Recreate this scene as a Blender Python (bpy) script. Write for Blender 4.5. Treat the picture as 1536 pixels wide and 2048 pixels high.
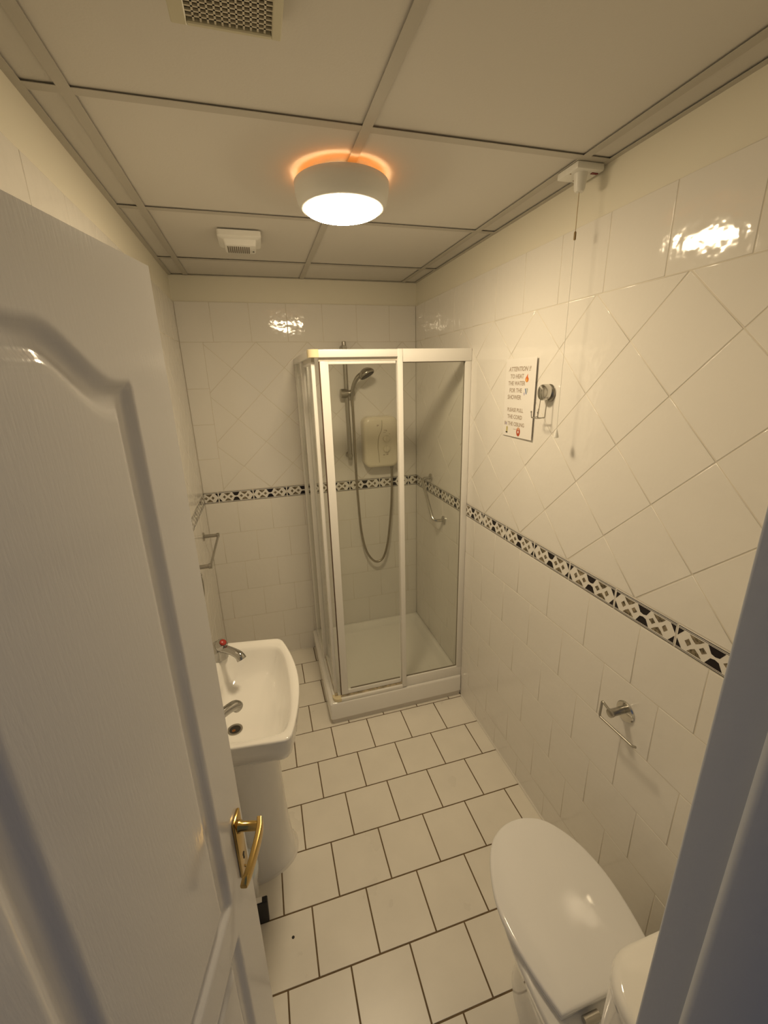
import bpy, bmesh, math, random
from mathutils import Vector, Matrix
random.seed(7)
PI = math.pi
for o in list(bpy.data.objects): bpy.data.objects.remove(o, do_unlink=True)
SC = bpy.context.scene
COL = SC.collection

# ------------------------------------------------------------------ camera, world, exposure
cam_d = bpy.data.cameras.new('camera'); cam = bpy.data.objects.new('camera', cam_d); COL.objects.link(cam)
CZ = 1.8243
CR = Vector((0.96023556, -0.27800192, -0.02574108)); CU = Vector((0.10652065, 0.27957676, 0.95419609)); CF = Vector((0.25807173, 0.91899498, -0.29807249))
M = Matrix((CR, CU, -CF)).transposed().to_4x4(); M.translation = Vector((0, 0, CZ))
cam.matrix_world = M
cam_d.sensor_fit = 'VERTICAL'; cam_d.sensor_height = 24.0; cam_d.lens = 846.38 / 2048 * 24.0
cam_d.clip_start = 0.01
SC.camera = cam
w = bpy.data.worlds.new('world'); SC.world = w; w.use_nodes = True
bgn = w.node_tree.nodes['Background']; bgn.inputs[0].default_value = (0.50, 0.66, 1.0, 1); bgn.inputs[1].default_value = 0.13   # dim cool daylight in the hall
SC.view_settings.view_transform = 'Standard'; SC.view_settings.look = 'None'; SC.view_settings.gamma = 1
SC.view_settings.exposure = 0.0; SC.view_settings.use_curve_mapping = False
LAMP = 94.0
LAMP_COL = (1.0, 0.80, 0.515, 1)

# ------------------------------------------------------------------ room numbers (metres)
XL, XR, YB, YF, ZC = -0.375, 0.987, 2.673, 0.198, 2.375
JX = 0.331                      # right face of the doorway
HX = -0.285                     # left face of the doorway

# ------------------------------------------------------------------ materials
def nt(name):
    m = bpy.data.materials.new(name); m.use_nodes = True
    n = m.node_tree; return m, n, n.nodes['Principled BSDF']
def mat(name, col, rough=0.5, metal=0.0, bump=None, spec=0.5, coat=0.0, var=0.0, rvar=0.0, stretch=None, vscale=3.0, sss=0.0):
    """bump = (scale, strength, distance)"""
    m, n, b = nt(name)
    b.inputs['Base Color'].default_value = (*col, 1); b.inputs['Roughness'].default_value = rough
    b.inputs['Metallic'].default_value = metal; b.inputs['Specular IOR Level'].default_value = spec
    b.inputs['Coat Weight'].default_value = coat; b.inputs['Coat Roughness'].default_value = 0.05
    geo = n.nodes.new('ShaderNodeNewGeometry')
    vec = geo.outputs['Position']
    if var or rvar:
        ns = n.nodes.new('ShaderNodeTexNoise'); ns.inputs['Scale'].default_value = vscale; ns.inputs['Detail'].default_value = 5
        n.links.new(vec, ns.inputs['Vector'])
        if var:
            r = n.nodes.new('ShaderNodeValToRGB')
            r.color_ramp.elements[0].position = .3; r.color_ramp.elements[1].position = .7
            r.color_ramp.elements[0].color = (*[c * (1 - var) for c in col], 1); r.color_ramp.elements[1].color = (*[min(1, c * (1 + var)) for c in col], 1)
            n.links.new(ns.outputs['Fac'], r.inputs[0]); n.links.new(r.outputs[0], b.inputs['Base Color'])
        if rvar:
            mr = n.nodes.new('ShaderNodeMapRange'); mr.inputs['To Min'].default_value = max(0, rough - rvar); mr.inputs['To Max'].default_value = rough + rvar
            n.links.new(ns.outputs['Fac'], mr.inputs['Value']); n.links.new(mr.outputs[0], b.inputs['Roughness'])
    if bump:
        src = vec
        if stretch:
            mp = n.nodes.new('ShaderNodeMapping'); mp.inputs['Scale'].default_value = stretch
            n.links.new(vec, mp.inputs['Vector']); src = mp.outputs[0]
        nz = n.nodes.new('ShaderNodeTexNoise'); nz.inputs['Scale'].default_value = bump[0]; nz.inputs['Detail'].default_value = 2
        n.links.new(src, nz.inputs['Vector'])
        bp = n.nodes.new('ShaderNodeBump'); bp.inputs['Strength'].default_value = bump[1]; bp.inputs['Distance'].default_value = bump[2]
        n.links.new(nz.outputs['Fac'], bp.inputs['Height']); n.links.new(bp.outputs[0], b.inputs['Normal'])
    return m
def glass_mat(name, tint, rough=0.02):
    m = bpy.data.materials.new(name); m.use_nodes = True; n = m.node_tree; n.nodes.clear()
    out = n.nodes.new('ShaderNodeOutputMaterial'); mx = n.nodes.new('ShaderNodeMixShader'); t = n.nodes.new('ShaderNodeBsdfTransparent'); g = n.nodes.new('ShaderNodeBsdfGlossy')
    fr = n.nodes.new('ShaderNodeFresnel'); fr.inputs['IOR'].default_value = 1.45
    t.inputs[0].default_value = (*tint, 1); g.inputs['Roughness'].default_value = rough
    geo = n.nodes.new('ShaderNodeNewGeometry'); iv = n.nodes.new('ShaderNodeMath'); iv.operation = 'SUBTRACT'; iv.inputs[0].default_value = 1.0; n.links.new(geo.outputs['Backfacing'], iv.inputs[1])
    mu = n.nodes.new('ShaderNodeMath'); mu.operation = 'MULTIPLY'; n.links.new(fr.outputs[0], mu.inputs[0]); n.links.new(iv.outputs[0], mu.inputs[1])     # one reflection per pane, from its outer face
    n.links.new(mu.outputs[0], mx.inputs[0]); n.links.new(t.outputs[0], mx.inputs[1]); n.links.new(g.outputs[0], mx.inputs[2]); n.links.new(mx.outputs[0], out.inputs[0])
    return m
def emis(name, col, s):
    m = bpy.data.materials.new(name); m.use_nodes = True; n = m.node_tree; n.nodes.clear()
    out = n.nodes.new('ShaderNodeOutputMaterial'); e = n.nodes.new('ShaderNodeEmission'); e.inputs[0].default_value = col; e.inputs[1].default_value = s
    n.links.new(e.outputs[0], out.inputs[0]); return m

TILEC = (0.84, 0.81, 0.76)
M_TILE = mat('glazed_wall_tile', TILEC, 0.07, bump=(21, 0.62, 0.0022), spec=0.5)
M_WGROUT = mat('wall_grout', (0.73, 0.68, 0.59), 0.8)
M_FTILE = mat('floor_tile', (0.86, 0.815, 0.73), 0.30, bump=(30, 0.12, 0.001), var=0.035, rvar=0.08, vscale=6)
M_FGROUT = mat('floor_grout', (0.17, 0.115, 0.06), 0.9, var=.2, vscale=20)
M_PAINT = mat('cream_wall_paint', (0.84, 0.80, 0.68), 0.55, bump=(60, 0.2, 0.001))
M_PANEL = mat('ceiling_panel_white', (0.69, 0.66, 0.605), 0.85, bump=(220, 0.25, 0.0008), var=0.01, vscale=2)
M_TEE = mat('ceiling_grid_metal', (0.52, 0.49, 0.43), 0.5, bump=(200, 0.1, 0.0005))
M_VOID = mat('ceiling_void', (0.10, 0.08, 0.06), 0.9)
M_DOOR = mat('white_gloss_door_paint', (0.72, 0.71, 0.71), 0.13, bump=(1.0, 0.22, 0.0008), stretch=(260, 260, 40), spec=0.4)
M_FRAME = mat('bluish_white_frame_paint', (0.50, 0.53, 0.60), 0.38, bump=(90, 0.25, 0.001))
M_BRASS = mat('polished_brass', (0.56, 0.39, 0.14), 0.22, 1.0, bump=(40, .1, .0005))
M_DARK = mat('dark_hole', (0.02, 0.015, 0.01), 0.5)
M_CERAM = mat('white_ceramic', (0.88, 0.86, 0.82), 0.07, coat=0.4)
M_SEAT = mat('white_plastic_seat', (0.84, 0.83, 0.82), 0.07, bump=(14, 0.12, 0.002))
M_CHROME = mat('chrome', (0.62, 0.61, 0.58), 0.14, 1.0)
M_TAP = mat('tap_chrome', (0.44, 0.43, 0.41), 0.12, 1.0)  # chrome darkened in its colour to stand in for reflections of dark surroundings
M_CHROMED = mat('worn_chrome', (0.45, 0.43, 0.39), 0.28, 1.0)
M_HOSE = mat('ribbed_metal_hose', (0.42, 0.38, 0.31), 0.34, 0.9)
M_WPLA = mat('white_enamel_frame', (0.88, 0.86, 0.82), 0.22)
M_WSHAD = mat('white_frame_recess_shade', (0.62, 0.58, 0.50), 0.4)  # frame white darkened: the shade inside the recess is put into the colour
M_CREAMP = mat('yellowed_cream_plastic', (0.80, 0.70, 0.46), 0.30)
M_HEAT = mat('cream_heater_plastic', (0.84, 0.78, 0.63), 0.16)
M_SEAL = mat('dark_seal', (0.10, 0.055, 0.03), 0.5)
M_GASK = mat('grey_glazing_gasket', (0.22, 0.19, 0.14), 0.5)
M_MOULD = mat('mouldy_sealant', (0.50, 0.42, 0.28), 0.6, var=.5, vscale=40)
M_SIL = mat('silicone_sealant', (0.78, 0.74, 0.68), 0.4)
M_GLASS = glass_mat('clear_glass', (0.955, 0.96, 0.94))
M_PLAST = mat('white_plastic', (0.84, 0.83, 0.78), 0.35)
M_GRILLE = mat('vent_grille_plastic', (0.62, 0.57, 0.45), 0.5)
M_VDARK = mat('vent_dark_inside', (0.11, 0.085, 0.04), 0.8)
M_RED = mat('red_plastic', (0.36, 0.03, 0.02), 0.3)
M_BROWN = mat('brown_connector', (0.30, 0.20, 0.08), 0.5)
M_CORD = mat('cream_cord', (0.62, 0.52, 0.36), 0.7)
M_PAPER = mat('laminated_paper', (0.90, 0.87, 0.83), 0.25, coat=.3)
M_INK = mat('grey_ink', (0.42, 0.34, 0.27), 0.5)
M_BLACK = mat('black_print', (0.012, 0.008, 0.01), 0.15)
M_MOTTLE = mat('mottled_grey_print', (0.20, 0.165, 0.11), 0.15, var=.85, vscale=110)
M_BLK = mat('black_plastic', (0.012, 0.012, 0.014), 0.5)
M_RUST = mat('drain_dark_metal', (0.10, 0.06, 0.04), 0.3, .6)
M_ORANGE = mat('orange_print', (0.75, 0.17, 0.04), 0.4)
M_YELLOW = mat('yellow_print', (0.85, 0.52, 0.10), 0.4)
M_BLUE = mat('blue_print', (0.18, 0.25, 0.42), 0.4)
M_LILAC = mat('lilac_print', (0.50, 0.46, 0.62), 0.4)
M_OLIVE = mat('olive_print', (0.55, 0.48, 0.20), 0.4)
M_REDP = mat('red_print', (0.50, 0.08, 0.03), 0.4)
M_HALL = mat('hall_carpet', (0.16, 0.15, 0.16), 0.95, bump=(300, .5, .003))

# ------------------------------------------------------------------ helpers
def link(o, parent=None):
    COL.objects.link(o)
    if parent:
        o.parent = parent; o.matrix_parent_inverse = Matrix.Translation(-parent.location)
    return o
def obj(name, verts, faces, m, parent=None, smooth=False, origin=None, angle=None):
    c = Vector(origin) if origin is not None else sum((Vector(v) for v in verts), Vector()) / len(verts)
    me = bpy.data.meshes.new(name); me.from_pydata([tuple(Vector(v) - c) for v in verts], [], faces); me.materials.append(m)
    if smooth:
        for p in me.polygons: p.use_smooth = True
        if angle: me.set_sharp_from_angle(angle=math.radians(angle))
    me.update()
    o = bpy.data.objects.new(name, me); o.location = c
    return link(o, parent)
def empty(name, loc):
    o = bpy.data.objects.new(name, None); o.location = loc; o.empty_display_size = .05; COL.objects.link(o); return o
def thing(name, label, cat, loc, group=None):
    o = empty(name, loc); return tag(o, label, cat, group)
def tag(o, label, cat, group=None):
    o['label'] = label; o['category'] = cat
    if group: o['group'] = group
    return o
def struct(o): o['kind'] = 'structure'; return o
class B:
    """collects shapes in world coordinates"""
    def __init__(s): s.v = []; s.f = []
    def add(s, vs, fs):
        k = len(s.v); s.v += [tuple(v) for v in vs]; s.f += [tuple(i + k for i in f) for f in fs]; return s
    def box(s, a, b, bev=0.0, seg=2, mtx=None):
        bm = bmesh.new(); bmesh.ops.create_cube(bm, size=1)
        a = Vector(a); b = Vector(b); d = b - a
        for v in bm.verts: v.co = Vector((v.co.x * d.x, v.co.y * d.y, v.co.z * d.z)) + (a + b) / 2
        if bev: bmesh.ops.bevel(bm, geom=list(bm.edges), offset=bev, segments=seg, affect='EDGES', profile=.5)
        if mtx: bmesh.ops.transform(bm, matrix=mtx, verts=bm.verts)
        bm.verts.index_update()
        s.add([v.co.copy() for v in bm.verts], [[v.index for v in f.verts] for f in bm.faces]); bm.free(); return s
    def tube(s, pts, r, n=12, cap=True):
        pts = [Vector(p) for p in pts]; rs = r if isinstance(r, (list, tuple)) else [r] * len(pts)
        vs = []; fs = []
        t0 = (pts[1] - pts[0]).normalized(); up = Vector((0, 0, 1)) if abs(t0.z) < .9 else Vector((1, 0, 0))
        nrm = t0.cross(up).normalized()
        for i, p in enumerate(pts):
            t = (pts[min(i + 1, len(pts) - 1)] - pts[max(i - 1, 0)]).normalized()
            nrm = (nrm - t * nrm.dot(t)).normalized(); bi = t.cross(nrm)
            for k in range(n):
                a = 2 * PI * k / n; vs.append(p + (nrm * math.cos(a) + bi * math.sin(a)) * rs[i])
        for i in range(len(pts) - 1):
            for k in range(n):
                fs.append((i * n + k, i * n + (k + 1) % n, (i + 1) * n + (k + 1) % n, (i + 1) * n + k))
        if cap: fs.append(tuple(range(n - 1, -1, -1))); fs.append(tuple((len(pts) - 1) * n + k for k in range(n)))
        return s.add(vs, fs)
    def lathe(s, base, axis, prof, n=32, cap=True):
        """prof = [(radius, height along the axis)]"""
        ax = Vector(axis).normalized(); up = Vector((0, 0, 1)) if abs(ax.z) < .9 else Vector((1, 0, 0))
        e1 = ax.cross(up).normalized(); e2 = ax.cross(e1); base = Vector(base)
        vs = []; fs = []
        for r, h in prof:
            for k in range(n):
                a = 2 * PI * k / n; vs.append(base + ax * h + (e1 * math.cos(a) + e2 * math.sin(a)) * max(r, 1e-5))
        for i in range(len(prof) - 1):
            for k in range(n): fs.append((i * n + k, i * n + (k + 1) % n, (i + 1) * n + (k + 1) % n, (i + 1) * n + k))
        if cap: fs.append(tuple(range(n - 1, -1, -1))); fs.append(tuple((len(prof) - 1) * n + k for k in range(n)))
        return s.add(vs, fs)
    def loft(s, rings, capa=True, capb=True):
        n = len(rings[0]); vs = [p for r in rings for p in r]; fs = []
        for i in range(len(rings) - 1):
            for k in range(n): fs.append((i * n + k, i * n + (k + 1) % n, (i + 1) * n + (k + 1) % n, (i + 1) * n + k))
        if capa: fs.append(tuple(range(n - 1, -1, -1)))
        if capb: fs.append(tuple((len(rings) - 1) * n + k for k in range(n)))
        return s.add(vs, fs)
    def make(s, name, m, parent=None, smooth=False, angle=40): return obj(name, s.v, s.f, m, parent, smooth, angle=angle if smooth else None)
def smoothpath(P, k=8):
    P = [Vector(p) for p in P]; out = []
    for i in range(len(P) - 1):
        p0 = P[max(i - 1, 0)]; p1 = P[i]; p2 = P[i + 1]; p3 = P[min(i + 2, len(P) - 1)]
        for j in range(k):
            t = j / k
            out.append(.5 * ((2 * p1) + (-p0 + p2) * t + (2 * p0 - 5 * p1 + 4 * p2 - p3) * t * t + (-p0 + 3 * p1 - 3 * p2 + p3) * t ** 3))
    out.append(P[-1]); return out
def roundpath(P, r, k=6):
    """polyline with filleted corners"""
    P = [Vector(p) for p in P]; out = [P[0]]
    for i in range(1, len(P) - 1):
        a = (P[i - 1] - P[i]); b = (P[i + 1] - P[i]); rr = min(r, a.length * .49, b.length * .49)
        a = P[i] + a.normalized() * rr; b = P[i] + b.normalized() * rr
        for j in range(k + 1):
            t = j / k; out.append(a * (1 - t) ** 2 + P[i] * 2 * t * (1 - t) + b * t * t)
    out.append(P[-1]); return out

# ------------------------------------------------------------------ tiles
def clip(poly, a, b, c):        # keep a*x+b*y<=c
    out = []
    for i in range(len(poly)):
        p, q = poly[i], poly[(i + 1) % len(poly)]
        dp = a * p[0] + b * p[1] - c; dq = a * q[0] + b * q[1] - c
        if dp <= 1e-9: out.append(p)
        if (dp < -1e-9 and dq > 1e-9) or (dp > 1e-9 and dq < -1e-9):
            t = dp / (dp - dq); out.append((p[0] + (q[0] - p[0]) * t, p[1] + (q[1] - p[1]) * t))
    return out
def cliprect(poly, r, mg=1e-4):
    for a, b, c in ((1, 0, r[1]), (-1, 0, -r[0]), (0, 1, r[3]), (0, -1, -r[2])):
        if len(poly) < 3: return []
        poly = clip(poly, a, b, c)
    if len(poly) < 3: return []
    res = []
    for p in poly:
        if res and math.hypot(p[0] - res[-1][0], p[1] - res[-1][1]) < mg: res[-1] = ((res[-1][0] + p[0]) / 2, (res[-1][1] + p[1]) / 2)
        else: res.append(p)
    if len(res) > 2 and math.hypot(res[0][0] - res[-1][0], res[0][1] - res[-1][1]) < mg: res.pop()
    return res
def area(p): return .5 * sum(p[i][0] * p[(i + 1) % len(p)][1] - p[(i + 1) % len(p)][0] * p[i][1] for i in range(len(p)))
def inset(poly, d):
    out = poly
    n = len(poly)
    for i in range(n):
        p, q = poly[i], poly[(i + 1) % n]; ex, ey = q[0] - p[0], q[1] - p[1]; l = math.hypot(ex, ey)
        nx, ny = ey / l, -ex / l            # outward for ccw
        out = clip(out, nx, ny, nx * p[0] + ny * p[1] - d)
        if len(out) < 3: return []
    return out
TCACHE = {}
def tile(poly, U, V, N, O, parent, m, name='tile', joint=.0023, T=.005, e=.0016, tilt=.0018):
    """convex ccw polygon in wall coordinates -> one bevelled tile, meshes shared between alike pieces"""
    if len(poly) < 3: return None
    if area(poly) < 0: poly = poly[::-1]
    if area(poly) < 2e-4: return None
    cx = sum(p[0] for p in poly) / len(poly); cy = sum(p[1] for p in poly) / len(poly)
    loc = [(p[0] - cx, p[1] - cy) for p in poly]
    key = (name, m.name, tuple(N), tuple((round(a, 4), round(b, 4)) for a, b in loc))
    me = TCACHE.get(key)
    if me is None:
        rings = []
        for d, h in ((joint / 2, -T), (joint / 2, -e), (joint / 2 + e * .35, -e * .35), (joint / 2 + e * 1.1, 0)):
            r = inset(loc, d)
            if len(r) != len(loc): return None
            rings.append((r, h))
        # align rotation of ring starting points
        base = loc
        vs = []; nr = []; n = len(loc)
        for k, (r, h) in enumerate(rings):
            r2 = []
            left = list(r)
            for b in base:
                j = min(range(len(left)), key=lambda q: math.hypot(left[q][0] - b[0], left[q][1] - b[1])); r2.append(left.pop(j))
            for x, y in r2:
                vs.append(U * x + V * y + N * h)
                out = (U * x + V * y).normalized() if math.hypot(x, y) > 1e-6 else N
                nr.append(N if k == 3 else ((N * .8 + out * .6).normalized() if k == 2 else (N * .25 + out).normalized()))
        fs = [tuple((3 * n) + k for k in range(n))]
        for i in range(3):
            for k in range(n): fs.append((i * n + k, i * n + (k + 1) % n, (i + 1) * n + (k + 1) % n, (i + 1) * n + k))
        if (U.cross(V)).dot(N) < 0: fs = [f[::-1] for f in fs]
        me = bpy.data.meshes.new(name); me.from_pydata([tuple(v) for v in vs], [], fs)
        for p in me.polygons: p.use_smooth = True
        me.materials.append(m); me.normals_split_custom_set_from_vertices([tuple(x) for x in nr]); me.update()
        TCACHE[key] = me
    o = bpy.data.objects.new(name, me); o.location = O + U * cx + V * cy
    if tilt: o.rotation_euler = [random.uniform(-tilt, tilt) for _ in range(3)]
    return link(o, parent)
def rect(a, b, c, d): return [(a, c), (b, c), (b, d), (a, d)]
SPRINT = {}
def border_print(tob, w, U, V, N, u0f, u1f):
    """flat transfer print on one border tile: black triangles at the joints, black wedges mid-tile, mottled shapes between"""
    H = .068
    def P(x, y): return U * ((x - .5) * w) + V * ((y - .5) * H) + N * .0003
    def poly(b, pts):
        pts = cliprect(pts, (u0f, u1f, 0, 1))
        if len(pts) < 3: return
        k = len(b.v); b.add([P(*p) for p in pts], [tuple(range(len(pts)))])
    key = (tuple(N), round(u0f, 2), round(u1f, 2), round(w, 4))
    if key not in SPRINT:
        a, g = B(), B()
        for y0, y1 in ((.955, .985), (.905, .925), (.015, .045), (.075, .095)): poly(a, rect(.012, .988, y0, y1))
        for sx in (0, 1):
            for sy in (0, 1):
                def q(pts):
                    r = [((1 - x if sx else x), (1 - y if sy else y)) for x, y in pts]
                    return r if area(r) > 0 else r[::-1]
                poly(a, q([(.018, .88), (.018, .56), (.095, .88)]))
                poly(g, q([(.118, .5), (.165, .66), (.205, .50), (.165, .34)]) if not sy else [])
                poly(g, q([(.165, .86), (.205, .72), (.255, .60), (.31, .72), (.355, .86)]))
                poly(g, q([(.305, .5), (.35, .64), (.405, .5), (.35, .36)]) if not sy else [])
        poly(a, [(.395, .88), (.45, .59), (.5, .55), (.55, .59), (.605, .88)][::-1][::-1])
        poly(a, [(.395, .12), (.605, .12), (.55, .41), (.5, .45), (.45, .41)])
        out = []
        for nm, bb, mm in (('border_print', a, M_BLACK), ('mottled_print', g, M_MOTTLE)):
            fs = bb.f
            me = bpy.data.meshes.new(nm); me.from_pydata(bb.v, [], fs); me.materials.append(mm); me.update(); out.append(me)
        SPRINT[key] = out
    for me in SPRINT[key]:
        if not me.vertices: continue
        o = bpy.data.objects.new(me.name, me); o.location = tob.location + N * .0000; link(o, tob)
def tile_wall(wall, O, U, V, N, u0, u1, ph_even, ph_odd, pt, ph_top, pt_top, ph_mot, pm, apex, hd, cols=None, rows_ph=None):
    R4 = (u0, u1)
    zb, zt, zd, ztop = 1.130, 1.2015, 2.047, 2.250
    # lower running bond
    z1 = zb; r = 0
    while z1 > .001:
        z0 = max(0, z1 - .2003)
        ph = ph_even if r % 2 == 0 else ph_odd
        k = math.floor((u0 - ph) / pt) - 1
        while ph + k * pt < u1:
            p = cliprect(rect(ph + k * pt, ph + (k + 1) * pt, z0, z1), (u0, u1, 0, 9)); tile(p, U, V, N, O, wall, M_TILE); k += 1
        z1 = z0; r += 1
        if z1 < .03: break
    # border
    k = math.floor((u0 - ph_mot) / pm) - 1
    while ph_mot + k * pm < u1:
        a, b = ph_mot + k * pm, ph_mot + (k + 1) * pm
        p = cliprect(rect(a, b, zb, zt), (u0, u1, 0, 9))
        t = tile(p, U, V, N, O, wall, M_TILE, name='border_tile', tilt=0)
        if t:
            fa = (max(a, u0) - a) / pm; fb = (min(b, u1) - a) / pm
            if fb - fa > .08:
                cen = (max(a, u0) + min(b, u1)) / 2
                keep = t.location.copy()
                t.location = O + U * ((a + b) / 2) + V * ((zb + zt) / 2)   # print placed about the full tile's middle
                mid = t.location.copy(); t.location = keep
                class _L: pass
                n0 = len(t.children)
                border_print_at(t, mid, pm, U, V, N, fa, fb)
        k += 1
    # diagonal field
    dl, dr = u0, u1
    if cols:
        dl = cols[0]
        z = zt
        while z < zd - .01:
            z2 = min(z + .2, zd)
            if zd - z2 < .06: z2 = zd
            tile(rect(u0, dl, z, z2), U, V, N, O, wall, M_TILE); z = z2
    hu, hv = hd
    i0 = int((dl - apex) / hu) - 3; i1 = int((dr - apex) / hu) + 3
    for i in range(i0, i1):
        for j in range(-1, 8):
            if (i + j) % 2 == 0: continue
            cu, cv = apex + i * hu, zt + .0015 + j * hv
            p = cliprect([(cu - hu, cv), (cu, cv - hv), (cu + hu, cv), (cu, cv + hv)], (dl, dr, zt, zd), .008)
            tile(p, U, V, N, O, wall, M_TILE)
    # top straight row
    k = math.floor((u0 - ph_top) / pt_top) - 1
    while ph_top + k * pt_top < u1:
        p = cliprect(rect(ph_top + k * pt_top, ph_top + (k + 1) * pt_top, zd, ztop), (u0, u1, 0, 9)); tile(p, U, V, N, O, wall, M_TILE); k += 1
def border_print_at(t, mid, pm, U, V, N, fa, fb):
    class _: pass
    holder = t
    off = mid - t.location
    n = len(SPRINT)
    before = set(o.name for o in t.children)
    border_print(t, pm, U, V, N, round(fa, 3), round(fb, 3))
    for c in t.children:
        if c.name not in before: c.location = mid

X, Y, Z = Vector((1, 0, 0)), Vector((0, 1, 0)), Vector((0, 0, 1))
T_ = .006       # tiles stand this far proud of the plaster
# walls (plaster slabs) ------------------------------------------------------------
wall_right = struct(B().box((XR + T_, YF - .15, -.05), (XR + .12, YB + .12, 2.55)).make('wall_right', M_PAINT))
wall_left = struct(B().box((XL - .12, YF - .15, -.05), (XL - T_, YB + .12, 2.55)).make('wall_left', M_PAINT))
wall_back = struct(B().box((XL - T_, YB + T_, -.05), (XR + T_, YB + .12, 2.55)).make('wall_back', M_PAINT))
wf = B()
wf.box((XL - T_, YF - .10, -.05), (HX - .03, YF - .004, 2.55)); wf.box((JX + .03, YF - .10, -.05), (XR + T_, YF - .004, 2.55)); wf.box((HX - .03, YF - .10, 2.04), (JX + .03, YF - .004, 2.55))
wall_front = struct(wf.make('wall_front', M_PAINT))
for wl, lb in ((wall_right, 'right wall of white glazed tiles with a black patterned border'), (wall_left, 'left wall of white tiles behind basin and door'), (wall_back, 'far end wall of white tiles behind the shower'), (wall_front, 'wall around the doorway')):
    wl['label'] = lb
def grout(wall, a, b): B().box(a, b).make('grout_bed', M_WGROUT, wall)
GR = .0013
grout(wall_right, (XR + GR, YF, 0), (XR + T_ + .001, YB, 2.249)); grout(wall_left, (XL - T_ - .001, YF, 0), (XL - GR, YB, 2.249)); grout(wall_back, (XL, YB + GR, 0), (XR, YB + T_ + .001, 2.249))
tile_wall(wall_right, Vector((XR, 0, 0)), Y, Z, -X, YF, YB, .0197, .1236, .2004, .1197, .2003, 1.744 % .2055, .2055, .853, (.1457, .1408))
tile_wall(wall_left, Vector((XL, 0, 0)), Y, Z, X, YF, YB, .0197, .1236, .2004, .0920, .2003, .17, .2035, .92, (.1457, .1408))
tile_wall(wall_back, Vector((0, YB, 0)), X, Z, -Y, XL, XR, .011, .1055, .2034, .003, .2034, -.292, .2035, .023, (.1457, .1408), cols=(-.257,))

# floor ---------------------------------------------------------------------------
floor = struct(B().box((XL - .1, YF - .15, -.08), (XR + .1, YB + .1, -.0016)).make('floor', M_FGROUT)); floor['label'] = 'white tiled floor with dark brown joints laid in running bond'
t_ = .2024
for r in range(-4, 9):
    y1 = 1.8993 - r * t_; y0 = y1 - t_
    ph = (.600 if r % 2 == 0 else .703)
    for k in range(-6, 4):
        p = cliprect(rect(ph + k * t_, ph + (k + 1) * t_, y0, y1), (XL, XR, YF - .12, YB))
        tile(p, X, Y, Z, Vector((0, 0, 0)), floor, M_FTILE, joint=.0052, T=.004, e=.0010, tilt=.0006)
hall = struct(B().box((-2.0, -2.5, -.08), (2.0, YF - .1505, -.002)).make('floor', M_HALL)); hall['label'] = 'dark hall floor outside the doorway'
sl = B().tube([(XR - .001, YF + .2, .001), (XR - .001, 1.905, .001)], .006, 8); sl.make('sealant_bead', M_SIL, floor)
sl = B().tube([(.2, YB - .001, .001), (XL + .001, YB - .001, .001)], .005, 8); sl.make('sealant_bead', M_SIL, floor)

# ceiling -------------------------------------------------------------------------
ceiling = struct(B().box((XL - .1, YF - .15, 2.45), (XR + .1, YB + .1, 2.50)).make('ceiling', M_VOID)); ceiling['label'] = 'suspended ceiling of large off-white panels in a grey grid'
xt = [-.2942, .3058, .9058]; yb = [.5537, 1.154, 1.754, 2.354]
for x in xt: B().box((x - .012, YF, ZC), (x + .012, YB, ZC + .0014)).box((x - .001, YF, ZC + .001), (x + .001, YB, ZC + .035)).make('ceiling_tee', M_TEE, ceiling)
xs = [XL] + xt + [XR]
for y in yb:
    for a, b in zip(xs[:-1], xs[1:]):
        B().box((a + (.012 if a > XL else 0), y - .012, ZC + .0004), (b - (.012 if b < XR else 0), y + .012, ZC + .0016)).make('cross_tee', M_TEE, ceiling)
for a, b in (((XL - T_, YF, ZC), (XL + .012, YB, ZC + .0012)), ((XR - .010, YF, ZC), (XR + T_, YB, ZC + .0012)), ((XL, YB - .006, ZC), (XR, YB + T_, ZC + .0012))):
    B().box(a, b).make('wall_angle', M_TEE, ceiling)
ys = [YF] + yb + [YB]
for i in range(4):
    for j in range(5):
        a, b = xs[i], xs[i + 1]; c, d = ys[j], ys[j + 1]
        o = B().box((a + .0035, c + .0035, ZC + .0045), (b - .0035, d - .0035, ZC + .018), .001, 1).make('ceiling_panel', M_PANEL, ceiling)
        o.rotation_euler = (random.uniform(-.0015, .0015), random.uniform(-.0015, .0015), 0)
        o.location.z += random.uniform(0, .001)

# doorway frame -------------------------------------------------------------------
fr = struct(empty('trim_1', (0.02, YF - .1, 0))); fr['label'] = 'white painted door frame with a rounded stop'
fy0, fy1 = YF - .122, YF
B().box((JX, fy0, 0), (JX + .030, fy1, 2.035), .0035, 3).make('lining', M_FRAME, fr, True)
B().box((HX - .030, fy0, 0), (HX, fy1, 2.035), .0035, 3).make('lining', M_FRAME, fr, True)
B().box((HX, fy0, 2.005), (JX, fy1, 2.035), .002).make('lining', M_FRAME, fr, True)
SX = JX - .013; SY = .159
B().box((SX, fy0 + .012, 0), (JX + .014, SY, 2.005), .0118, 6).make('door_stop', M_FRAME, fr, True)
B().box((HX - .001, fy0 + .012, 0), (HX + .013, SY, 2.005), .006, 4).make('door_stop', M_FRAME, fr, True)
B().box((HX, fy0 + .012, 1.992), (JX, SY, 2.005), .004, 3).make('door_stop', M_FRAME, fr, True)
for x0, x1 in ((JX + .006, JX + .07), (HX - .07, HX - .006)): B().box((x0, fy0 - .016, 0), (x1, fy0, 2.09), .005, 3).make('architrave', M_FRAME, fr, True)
B().box((HX - .07, fy0 - .016, 2.02), (JX + .07, fy0, 2.09), .005, 3).make('architrave', M_FRAME, fr, True)

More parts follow.
